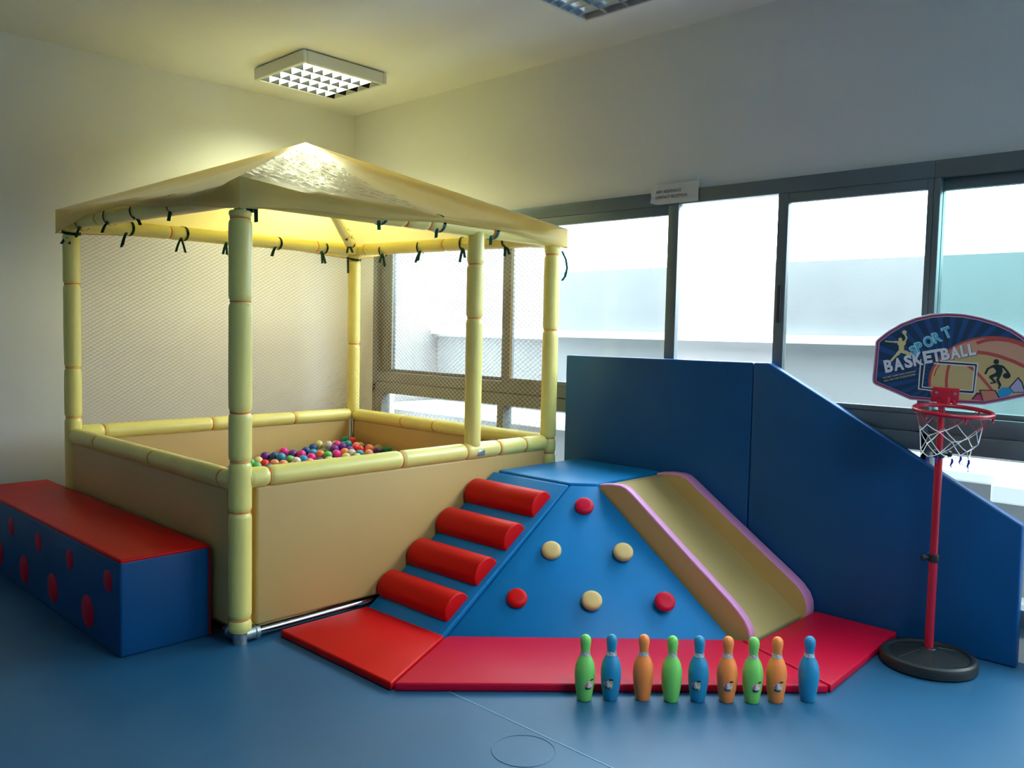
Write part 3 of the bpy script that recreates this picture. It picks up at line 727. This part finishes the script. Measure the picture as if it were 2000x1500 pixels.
# red mats
H = 0.034
soft('floor_mat', 'bright red floor mat in front of the foam steps', 'mat', [(0.165, -0.052, 0), (0.640, -0.052, 0), (0.648, -0.604, 0), (0.170, -0.838, 0)], (0, 0, H), M_RED, 0.008)
soft('floor_mat', 'long red floor mat between the climbing face and the skittles', 'mat', [(0.178, -0.846, 0), (0.655, -0.612, 0), (1.575, -1.530, 0), (1.385, -2.016, 0)], (0, 0, H), M_RED_COOL, 0.008)
soft('floor_mat', 'red floor mat at the foot of the slide', 'mat', [(1.394, -2.020, 0), (1.583, -1.538, 0), (1.618, -1.595, 0), (2.208, -1.595, 0), (2.208, -1.985, 0)], (0, 0, H), M_RED_COOL, 0.008)

# ------------------------------------------------------------------ skittles
PINC = {'green': mat('skittle_green', '#7fd466', 0.4), 'blue': mat('skittle_blue', '#238ab8', 0.4), 'orange': mat('skittle_orange', '#ff8e45', 0.4)}
M_BAND = mat('silver_band', (0.55, 0.56, 0.58), 0.35, metal=0.3, var=0.5, vscale=90)
ST = [mat('sticker_white', (0.7, 0.65, 0.62), 0.5), mat('sticker_pink', '#c9688f', 0.5), mat('sticker_black', (0.02, 0.02, 0.03), 0.5), mat('sticker_skin', '#d8b489', 0.5), mat('sticker_teal', '#27605a', 0.5)]
HP = 0.250
PROF = [(0, 0), (.022, 0), (.0262, .008), (.0275, .02), (.0305, .10), (.0345, .20), (.0378, .31), (.0390, .39), (.0383, .47), (.0350, .55), (.0290, .615), (.0222, .665), (.0182, .70), (.0166, .735), (.0170, .77), (.0188, .82), (.0205, .87), (.0208, .91), (.0190, .95), (.0150, .975), (.0085, .994), (0, 1)]
PROF = [(r, h * HP) for r, h in PROF]
def prad(z):
    for (a, h0), (b, h1) in zip(PROF, PROF[1:]):
        if h0 <= z <= h1 and h1 > h0: return a + (b - a) * (z - h0) / (h1 - h0)
    return 0.03
def blob(bm, cx, cz, rx, rz, mi, az, lift, n=12, jag=0.0, sd=0):
    rn = random.Random(sd); pts = []
    for k in range(n):
        a = 2 * PI * k / n; q = 1 + jag * (rn.random() - .5) * 2
        u, z = cx + rx * q * math.cos(a), cz + rz * q * math.sin(a)
        r = prad(z) + lift; th = az + u / 0.039
        pts.append(bm.verts.new((r * math.cos(th), r * math.sin(th), z)))
    u, z = cx, cz; r = prad(z) + lift + rx * rx * 12 * 0.5
    c = bm.verts.new((r * math.cos(az + u / .039), r * math.sin(az + u / .039), z))
    for k in range(n):
        f = bm.faces.new((c, pts[k], pts[(k + 1) % n])); f.material_index = mi
PINS = [('green', .655, -1.389, 28), ('blue', .730, -1.455, -14), ('orange', .818, -1.540, None), ('green', .886, -1.622, None), ('blue', .961, -1.692, -12), ('orange', 1.037, -1.770, 9), ('green', 1.101, -1.841, 27), ('orange', 1.171, -1.902, 14), ('blue', 1.269, -1.984, None)]
PLAB = ['green skittle at the left end of the row, small sticker on its belly', 'blue skittle with a sticker, second from the left end of the row', 'plain orange skittle without sticker between a blue and a green one', 'plain green skittle without sticker in the middle of the row',
        'blue skittle with a sticker between a plain green and an orange one', 'orange skittle with a sticker just left of the right-hand green skittle', 'green skittle with a sticker standing between two orange ones', 'orange skittle with a sticker right of the right-hand green skittle', 'plain blue skittle standing apart at the right end of the row']
def sticker(az, t):
    bm = B()
    blob(bm, 0, .068, .019, .017, 0, az, .0006, 16, .18, 3)
    blob(bm, -.008, .072, .009, .010, 1, az, .0010, 10, .35, 4)
    blob(bm, .009, .079, .008, .008, 3, az, .0010, 10, .2, 5)
    blob(bm, .010, .089, .008, .004, 2, az, .0012, 8, .2, 6)
    blob(bm, .001, .070, .003, .004, 2, az, .0016, 8, 0, 6)
    blob(bm, .000, .056, .015, .006, 4, az, .0010, 12, .25, 7)
    blob(bm, -.012, .058, .005, .004, 2, az, .0014, 8, .2, 8)
    blob(bm, .012, .059, .005, .004, 3, az, .0014, 8, .2, 9)
    bmesh.ops.recalc_face_normals(bm, faces=bm.faces)
    me = bpy.data.meshes.new('sticker'); bm.to_mesh(me); bm.free()
    for x in ST: me.materials.append(x)
    o = bpy.data.objects.new('sticker', me); COL.objects.link(o); o.parent = t
first = {}
for (c, x, y, st), lb in zip(PINS, PLAB):
    t = thing('skittle', lb, 'skittle', (x, y, 0), 'skittles in a row on the floor')
    if c not in first:
        body = obj('body', lathe(PROF, (0, 0, 0), 28), PINC[c], None, SM)
        z0, z1 = .690 * HP, .745 * HP
        band = obj('neck_band', lathe([(prad(z0), z0), (prad(z0) + .0008, z0), (prad((z0 + z1) / 2) + .0008, (z0 + z1) / 2), (prad(z1) + .0008, z1), (prad(z1), z1)], (0, 0, 0), 28), M_BAND, None, SM)
        first[c] = (body, band)
    else:
        body, band = first[c][0].copy(), first[c][1].copy(); COL.objects.link(body); COL.objects.link(band)
    body.parent = t; band.parent = t
    if st is not None:
        az = math.atan2(CAM.y - y, CAM.x - x) + math.radians(st); sticker(az, t)

# ------------------------------------------------------------------ basketball stand
HX, HY = 1.985, -2.19
hs = thing('basketball_stand', "child's basketball stand with printed backboard, red pole and black base", 'basketball hoop', (HX, HY, 0))
bm = lathe([(0, 0), (.180, 0), (.190, .008), (.191, .034), (.186, .046), (.176, .053), (.164, .052), (.156, .045), (.150, .046), (.10, .058), (.05, .070), (.03, .074), (.026, .078), (0, .078)], (HX, HY, 0), 56)
base = obj('base', bm, M_BLACK, hs, math.radians(30))
for k in range(6):
    a = k * PI / 3 + 0.5; bm = B(); tube(bm, [(HX + math.cos(a) * r, HY + math.sin(a) * r, z) for r, z in ((.05, .0705), (.10, .0585), (.147, .047))], 0.0014, 5); obj('base_rib', bm, M_ALU2, base)
def pole(z0, z1, r): 
    bm = B(); tube(bm, [(HX, HY, z0), (HX, HY, z1)], r, 18); obj('pole', bm, M_HOOPRED, hs, SM)
pole(.07, .47, .0175); pole(.46, .91, .0155); pole(.90, 1.30, .0130)
right = Vector((0.69, -0.724, 0)); 
for z, sgn in ((.463, -1), (.905, 1)):
    bm = lathe([(0, -.016), (.021, -.016), (.023, -.01), (.023, .010), (.021, .016), (0, .016)], (HX, HY, z), 18)
    add_bm(bm, lathe([(0, 0), (.007, 0), (.007, .018), (.013, .019), (.013, .030), (0, .030)], Vector((HX, HY, z)) + right * sgn * .019, 12, right * sgn))
    obj('clamp', bm, M_BLACK, hs, SM)
# backboard: local frame u (right), v (up), n (towards the room)
bn = Vector((-0.925, -0.38, 0)).normalized(); ru = Vector((-bn.y, bn.x, 0)); 
if ru.dot(right) < 0: ru = -ru
roll = -0.038; bu = ru * math.cos(roll) + Vector((0, 0, 1)) * math.sin(roll); bv = Vector((0, 0, 1)) * math.cos(roll) - ru * math.sin(roll)
BO = Vector((HX, HY, 1.306)) + bn * 0.030 + ru * 0.0185
PXM = 1 / 479.0
def L2(zx, zy):                      # backboard drawing units -> local metres
    x = (zx / 6.897 - 145) * PXM; y = -(zy / 6.897 - 100) * PXM; c, s = math.cos(.06), math.sin(.06)
    return (x * c - y * s, x * s + y * c)
def BP(u, v, h): return BO + bu * u + bv * v + bn * h
def flat(polys, h, th=0.0006):
    bm = B()
    for pl in polys:
        a = [bm.verts.new(BP(u, v, h)) for u, v in pl]
        f = bm.faces.new(a)
    bmesh.ops.triangulate(bm, faces=list(bm.faces))
    bmesh.ops.recalc_face_normals(bm, faces=bm.faces)
    for f in bm.faces:
        if f.normal.dot(bn) < 0: f.normal_flip()
    return bm
OUT = [L2(*p) for p in ((62, 470), (75, 440), (110, 405), (220, 310), (380, 205), (560, 130), (750, 82), (950, 66), (1150, 80), (1350, 125), (1550, 195), (1720, 280), (1860, 380), (1950, 470), (1975, 520), (1978, 560), (1955, 1120), (1935, 1160), (1890, 1190), (1650, 1255), (1420, 1310), (1000, 1300), (520, 1265), (300, 1165), (75, 1070), (42, 1040), (33, 1000))]
cxo = sum(p[0] for p in OUT) / len(OUT); cyo = sum(p[1] for p in OUT) / len(OUT)
def inset(poly, d):
    n = len(poly); out = []
    for i in range(n):
        p0, p1, p2 = [Vector(poly[(i + k) % n]) for k in (-1, 0, 1)]
        e1 = (p1 - p0).normalized(); e2 = (p2 - p1).normalized()
        n1 = Vector((-e1.y, e1.x)); n2 = Vector((-e2.y, e2.x)); nn = (n1 + n2).normalized()
        if nn.dot(Vector((cxo, cyo)) - p1) < 0: nn = -nn
        out.append(tuple(p1 + nn * d / max(.5, nn.dot(n1 if n1.dot(nn) > 0 else -n1))))
    return out
bm = prism([BP(u, v, -.006) for u, v in OUT], bn * .012)
board = obj('backboard', bev(bm, .0025, 2), mat('board_rim', '#a9a0b4', 0.35), hs, SM)
IN1, IN2 = inset(OUT, .0055), inset(OUT, .0165)
def ring(a, b, h):
    bm = B(); n = len(a); va = [bm.verts.new(BP(*p, h)) for p in a]; vb = [bm.verts.new(BP(*p, h)) for p in b]
    for i in range(n): bm.faces.new((va[i], va[(i + 1) % n], vb[(i + 1) % n], vb[i]))
    bmesh.ops.recalc_face_normals(bm, faces=bm.faces); return bm
obj('red_border', ring(IN1, inset(OUT, .0135), .0066), mat('print_crimson', '#8d2f4f', 0.4), board)
P_NAVY = mat('print_navy', '#12304f', 0.35); P_RAY = mat('print_blue', '#183f72', 0.35); P_ORNG = mat('print_orange', '#b8866e', 0.35); P_TAN = mat('print_tan', '#b39a6a', 0.35)
P_LINE = mat('print_red_line', '#a8423f', 0.35); P_LET = mat('print_white', '#c4c3cc', 0.35); P_SPORT = mat('print_cyan', '#4d9fbd', 0.35); P_SPOUT = mat('print_pale_cyan', '#a5cfd6', 0.35); P_DARK = mat('print_black', '#16272c', 0.35)
P_CRM = mat('print_cream', '#c4b47a', 0.35)
obj('navy_field', flat([IN2], .0068), P_NAVY, board)
# clip any polygon to the printed field (the field outline is convex)
def clip(poly, hull):
    ar = sum(hull[i][0] * hull[(i + 1) % len(hull)][1] - hull[(i + 1) % len(hull)][0] * hull[i][1] for i in range(len(hull)))
    hh = hull if ar > 0 else hull[::-1]
    out = poly
    for i in range(len(hh)):
        a, b = hh[i], hh[(i + 1) % len(hh)]
        def side(p): return (b[0] - a[0]) * (p[1] - a[1]) - (b[1] - a[1]) * (p[0] - a[0])
        src, out = out, []
        for k in range(len(src)):
            p, q = src[k], src[(k + 1) % len(src)]; sp, sq = side(p), side(q)
            if sp >= 0: out.append(p)
            if (sp >= 0) != (sq >= 0):
                tt = sp / (sp - sq); out.append((p[0] + (q[0] - p[0]) * tt, p[1] + (q[1] - p[1]) * tt))
        if not out: return None
    return out
rc = L2(960, 900); rays = []
for k in range(30):
    a0 = 2 * PI * (k + .2) / 30; a1 = a0 + 2 * PI * .42 / 30
    c = clip([rc, (rc[0] + .6 * math.cos(a0), rc[1] + .6 * math.sin(a0)), (rc[0] + .6 * math.cos(a1), rc[1] + .6 * math.sin(a1))], IN2)
    if c: rays.append(c)
obj('blue_rays', flat(rays, .0071), P_RAY, board)
# the printed ball: big ellipse filling the right-hand side
def ell(cx, cy, rx, ry, n=40, a0=0, a1=2 * PI): return [L2(cx + rx * math.cos(a0 + (a1 - a0) * k / n), cy + ry * math.sin(a0 + (a1 - a0) * k / n)) for k in range(n)]
obj('ball_outline', flat([clip(ell(1490, 1010, 745, 625), IN2)], .0074), P_LINE, board)
obj('ball_upper', flat([clip(ell(1495, 1010, 722, 600), IN2)], .0077), P_ORNG, board)
low = [L2(*p) for p in ((790, 1290), (765, 1000), (800, 830), (880, 740), (1050, 690), (1300, 640), (1420, 620), (1560, 660), (1750, 730), (1930, 810), (1950, 1000), (1900, 1300), (1300, 1340))]
obj('ball_lower', flat([clip(low, IN2)] if clip(low, IN2) else [], .0080), P_TAN, board)
def stroke(pts, wd):
    pts = [Vector(L2(*p)) for p in pts]; polys = []; wd = wd / 6.897 * PXM
    l, r = [], []
    for i, p in enumerate(pts):
        t = (pts[min(i + 1, len(pts) - 1)] - pts[max(i - 1, 0)]).normalized(); n = Vector((-t.y, t.x)) * wd / 2
        l.append(tuple(p + n)); r.append(tuple(p - n))
    for i in range(len(pts) - 1): polys.append([l[i], l[i + 1], r[i + 1], r[i]])
    return [c for c in (clip(q, IN2) for q in polys) if c]
seams = []
seams.append(stroke([(1310, 480), (1420, 440), (1540, 425), (1680, 440), (1800, 480), (1920, 540)], 45))
seams.append(stroke([(1320, 600), (1450, 618), (1600, 660), (1760, 725), (1930, 815)], 45))
seams.append(stroke([(1210, 780), (1300, 850), (1380, 940), (1450, 1030), (1510, 1110)], 36))
seams.append(stroke([(990, 770), (970, 860), (960, 980), (965, 1100), (980, 1200)], 36))
seams.append(stroke([(800, 800), (765, 900), (755, 1000), (765, 1110)], 30))
seams.append(stroke([(870, 780), (830, 850), (810, 930)], 14))
for q_ in seams: obj('ball_seam', flat(q_, .0083), P_LINE, board)
# target rectangle
obj('target_frame', flat(stroke([(640, 700), (622, 1115)], 16) + stroke([(618, 1110), (800, 1132), (1300, 1165)], 16) + stroke([(1300, 1168), (1332, 755)], 16) + stroke([(1335, 755), (950, 728), (880, 725)], 16)
    + stroke([(690, 770), (665, 1085)], 14) + stroke([(660, 1083), (800, 1095), (1275, 1120)], 14) + stroke([(1275, 1125), (1295, 790)], 14) + stroke([(1298, 790), (800, 758)], 14), .0089), P_LET, board)
obj('target_line', flat(stroke([(664, 740), (644, 1100)], 30) + stroke([(640, 1097), (800, 1113), (1288, 1143)], 24) + stroke([(1288, 1145), (1312, 770)], 30) + stroke([(1315, 772), (860, 742)], 26), .0086), P_DARK, board)
# crystals at the lower right
def shape(name, pts, mt, h): 
    c = clip([L2(*p) for p in pts], IN2)
    if c: obj(name, flat([c], h), mt, board)
shape('crystal_edge', [(1700, 1070), (1810, 925), (1860, 990), (1900, 1130), (1760, 1140)], P_DARK, .0084)
shape('crystal', [(1720, 1070), (1808, 950), (1845, 1000), (1882, 1120), (1770, 1130)], mat('print_lilac', '#9a93b2', 0.35), .0087)
shape('crystal_edge', [(1355, 1105), (1550, 1105), (1610, 1215), (1400, 1260)], P_DARK, .0084)
shape('crystal', [(1375, 1118), (1540, 1118), (1595, 1220), (1415, 1260)], mat('print_salmon', '#b5705f', 0.35), .0087)
shape('crystal_edge', [(1265, 1240), (1330, 1145), (1400, 1150), (1440, 1260)], P_DARK, .0081)
shape('crystal', [(1285, 1240), (1338, 1165), (1385, 1170), (1420, 1260)], mat('print_rose', '#a33c5c', 0.35), .00835)
shape('crystal', [(1570, 1130), (1620, 1070), (1700, 1065), (1760, 1120), (1700, 1180), (1600, 1205)], mat('print_azure', '#2482b4', 0.35), .0090)
# lettering
def face_out(bm):
    bm.normal_update()
    for f in bm.faces:
        if f.normal.dot(bn) < 0: f.normal_flip()
def letters(s, boxes, name, mt, h, bold, ang):
    bm = B(); c_, s_ = math.cos(ang), math.sin(ang)
    for ch, (x, y, wz, hz) in zip(s, boxes):
        k = PXM / 6.897; o2 = L2(x, y); tb = text_bm(ch, wz * k, hz * k, bold)
        mapbm(tb, lambda q: BP(o2[0] + q.x * c_ - q.y * s_, o2[1] + q.x * s_ + q.y * c_, h)); add_bm(bm, tb)
    face_out(bm); return obj(name, bm, mt, board)
BB = [(200, 899, 106, 178), (316, 872, 126, 176), (450, 832, 104, 178), (556, 802, 128, 178), (686, 768, 104, 174), (784, 744, 118, 170), (900, 720, 106, 166), (1012, 702, 122, 164), (1138, 672, 76, 160), (1228, 652, 88, 156)]
letters('BASKETBALL', [(x - 6 + 12, y + 6, w_ + 2, h_ + 2) for x, y, w_, h_ in BB], 'word_shadow', P_DARK, .0092, .045, .25)
letters('BASKETBALL', BB, 'word_basketball', P_LET, .0096, .045, .25)
SB = [(535, 652, 72, 118), (605, 610, 78, 128), (705, 548, 112, 140), (815, 480, 92, 130), (935, 420, 88, 140)]
letters('SPORT', [(x - 8, y + 10, w_ + 18, h_ + 18) for x, y, w_, h_ in SB], 'word_outline', P_SPOUT, .0099, .06, .45)
letters('SPORT', SB, 'word_sport', P_SPORT, .0102, .03, .45)
for s, x, y, wz, hz in (('THE BEST GAME, HIGH TRAINING', 168, 985, 430, 24), ('BALL FOR THE YOUNG PLAYER', 190, 1022, 402, 24)):
    tb = text_bm(s, wz * PXM / 6.897, hz * PXM / 6.897, .01); o2 = L2(x, y); c_, s_ = math.cos(.31), math.sin(.31)
    mapbm(tb, lambda q: BP(o2[0] + q.x * c_ - q.y * s_, o2[1] + q.x * s_ + q.y * c_, .0092)); face_out(tb); obj('small_print', tb, P_CRM, board)
# two player silhouettes
def figure(name, strokes, discs, mt, h):
    po = []
    for pts, wd in strokes:
        po += stroke(pts, wd)
        for (x, y) in pts: po.append(ell(x, y, wd / 2, wd / 2, 12))
    for d_ in discs: po.append(ell(*d_, 18))
    bm = flat(po, h)
    for k, f in enumerate(bm.faces):
        for v in f.verts: v.co += bn * (k % 7) * 0.00001
    obj(name, bm, mt, board)
figure('jumping_player', [([(190, 456), (260, 465), (340, 468)], 17), ([(300, 466), (350, 468)], 24), ([(432, 470), (456, 410), (430, 355)], 24), ([(375, 485), (415, 485)], 66), ([(392, 500), (395, 565)], 66), ([(375, 590), (330, 650), (270, 725)], 30), ([(380, 590), (345, 635)], 44), ([(395, 592), (455, 612), (500, 640)], 50)], [(378, 434, 25, 28), (426, 333, 29, 29)], P_CRM, .0094)
figure('dribbling_player', [([(1510, 785), (1450, 825), (1426, 885)], 26), ([(1525, 790), (1612, 795)], 48), ([(1565, 800), (1590, 850), (1575, 895)], 78), ([(1632, 795), (1680, 855), (1702, 895)], 26), ([(1555, 895), (1490, 932)], 44), ([(1484, 935), (1545, 1000)], 26), ([(1545, 1004), (1492, 1014)], 18), ([(1595, 905), (1570, 965), (1600, 1040)], 34), ([(1600, 1040), (1588, 1078)], 22)], [(1548, 727, 32, 35), (1675, 912, 46, 38)], P_DARK, .0094)
# rim, bracket and net
def bracket_pt(u, v, h): return BP(u, v, h)
uc = L2(955, 1150)
bm = prism([BP(uc[0] + a, uc[1] + b_, .0095) for a, b_ in ((-.050, -.042), (.050, -.042), (.050, .020), (-.050, .020))], bn * .005)
obj('rim_bracket', bev(bm, .002, 2), M_HOOPRED, hs, SM)
for a in (-.034, .034):
    obj('bolt', lathe([(0, 0), (.0065, 0), (.0055, .003), (0, .004)], BP(uc[0] + a, uc[1] - .004, .0145), 10, bn), M_FITTING, hs, SM)
RC = BP(uc[0] + .0085, 0, .015 + .150); RC.z = 1.102
RRm = .140; ru2 = (ru + Vector((0, 0, -.045))).normalized(); rn2 = (bn + Vector((0, 0, -.075))).normalized()
bm = B(); tube(bm, [RC + ru2 * RRm * math.cos(a) + rn2 * RRm * math.sin(a) for a in [2 * PI * k / 56 for k in range(57)]], .0085, 10, cap=False)
rim = obj('rim', bm, M_HOOPRED, hs, True)
bm = B()
for a in (-.03, .03): tube(bm, [BP(uc[0] + a, uc[1] - .035, .012), RC - rn2 * RRm * .985 + ru2 * a * .9], .007, 8)
tube(bm, [BP(uc[0], uc[1] - .02, .012), BP(uc[0], uc[1] - .06, .012)], .02, 8)
obj('rim_arm', bm, M_HOOPRED, hs, SM)
for k in range(6):
    a = 2 * PI * (k + .3) / 6; p = RC + ru2 * RRm * math.cos(a) + rn2 * RRm * math.sin(a)
    bm = B(); tube(bm, [p + Vector((0, 0, .003)), p + Vector((0, 0, -.018)), p + Vector((0, 0, -.026))], [.005, .005, .003], 6); obj('net_hook', bm, M_HOOPRED, rim, True)
def np_(lv, k):
    z = (0, -.065, -.105, -.150, -.185, -.215)[lv]; rr = (1, .86, .78, .70, .64, .60)[lv] * RRm * .97
    a = 2 * PI * (k + .3 + .5 * (lv % 2)) / 6; jit = .012 * math.sin(k * 5.1 + lv * 2.3) if lv else 0
    sh = ru2 * (-.028 * lv / 5)
    return RC + sh + ru2 * rr * math.cos(a) + rn2 * rr * math.sin(a) + Vector((0, 0, z + jit))
def seg_net(lv, name, mt, r=.0017):
    bm = B()
    for k in range(6):
        p = np_(lv, k)
        for q in (np_(lv + 1, k), np_(lv + 1, k - 1) if lv % 2 == 0 else np_(lv + 1, k + 1)):
            md = p.lerp(q, .5) + Vector((0, 0, -.004)); tube(bm, [p, md, q], r, 5)
    obj(name, bm, mt, hs, True)
M_RCORD = mat('red_cord', '#c21c3c', 0.6)
seg_net(0, 'red_net_cord', M_RCORD, .0014)
bm = B()
for lv in (1, 2, 3):
    for k in range(6):
        p = np_(lv, k)
        for q in (np_(lv + 1, k), np_(lv + 1, k - 1) if lv % 2 == 0 else np_(lv + 1, k + 1)): tube(bm, [p, p.lerp(q, .5) + Vector((0, 0, -.003)), q], .0018, 5)
obj('white_net_cord', bm, M_CORD, hs, True)
for k in (0, 1, 2, 4, 5):
    p = np_(4, k); bm = B(); tube(bm, [p, p + Vector((.004, 0, -.012)), p + Vector((-.003, .004, -.026)), p + Vector((.002, 0, -.034))], [.004, .005, .003, .002], 6); obj('blue_net_tie', bm, M_BCORD, hs, True)
bm = B(); tube(bm, [np_(4, 5) + Vector((0, 0, -.02)), np_(4, 5) + Vector((.01, -.02, -.05)), np_(4, 6) + Vector((0, 0, -.055)), np_(4, 6) + Vector((0, 0, -.01))], .0013, 5)
obj('blue_net_tie', bm, M_BCORD, hs, True)
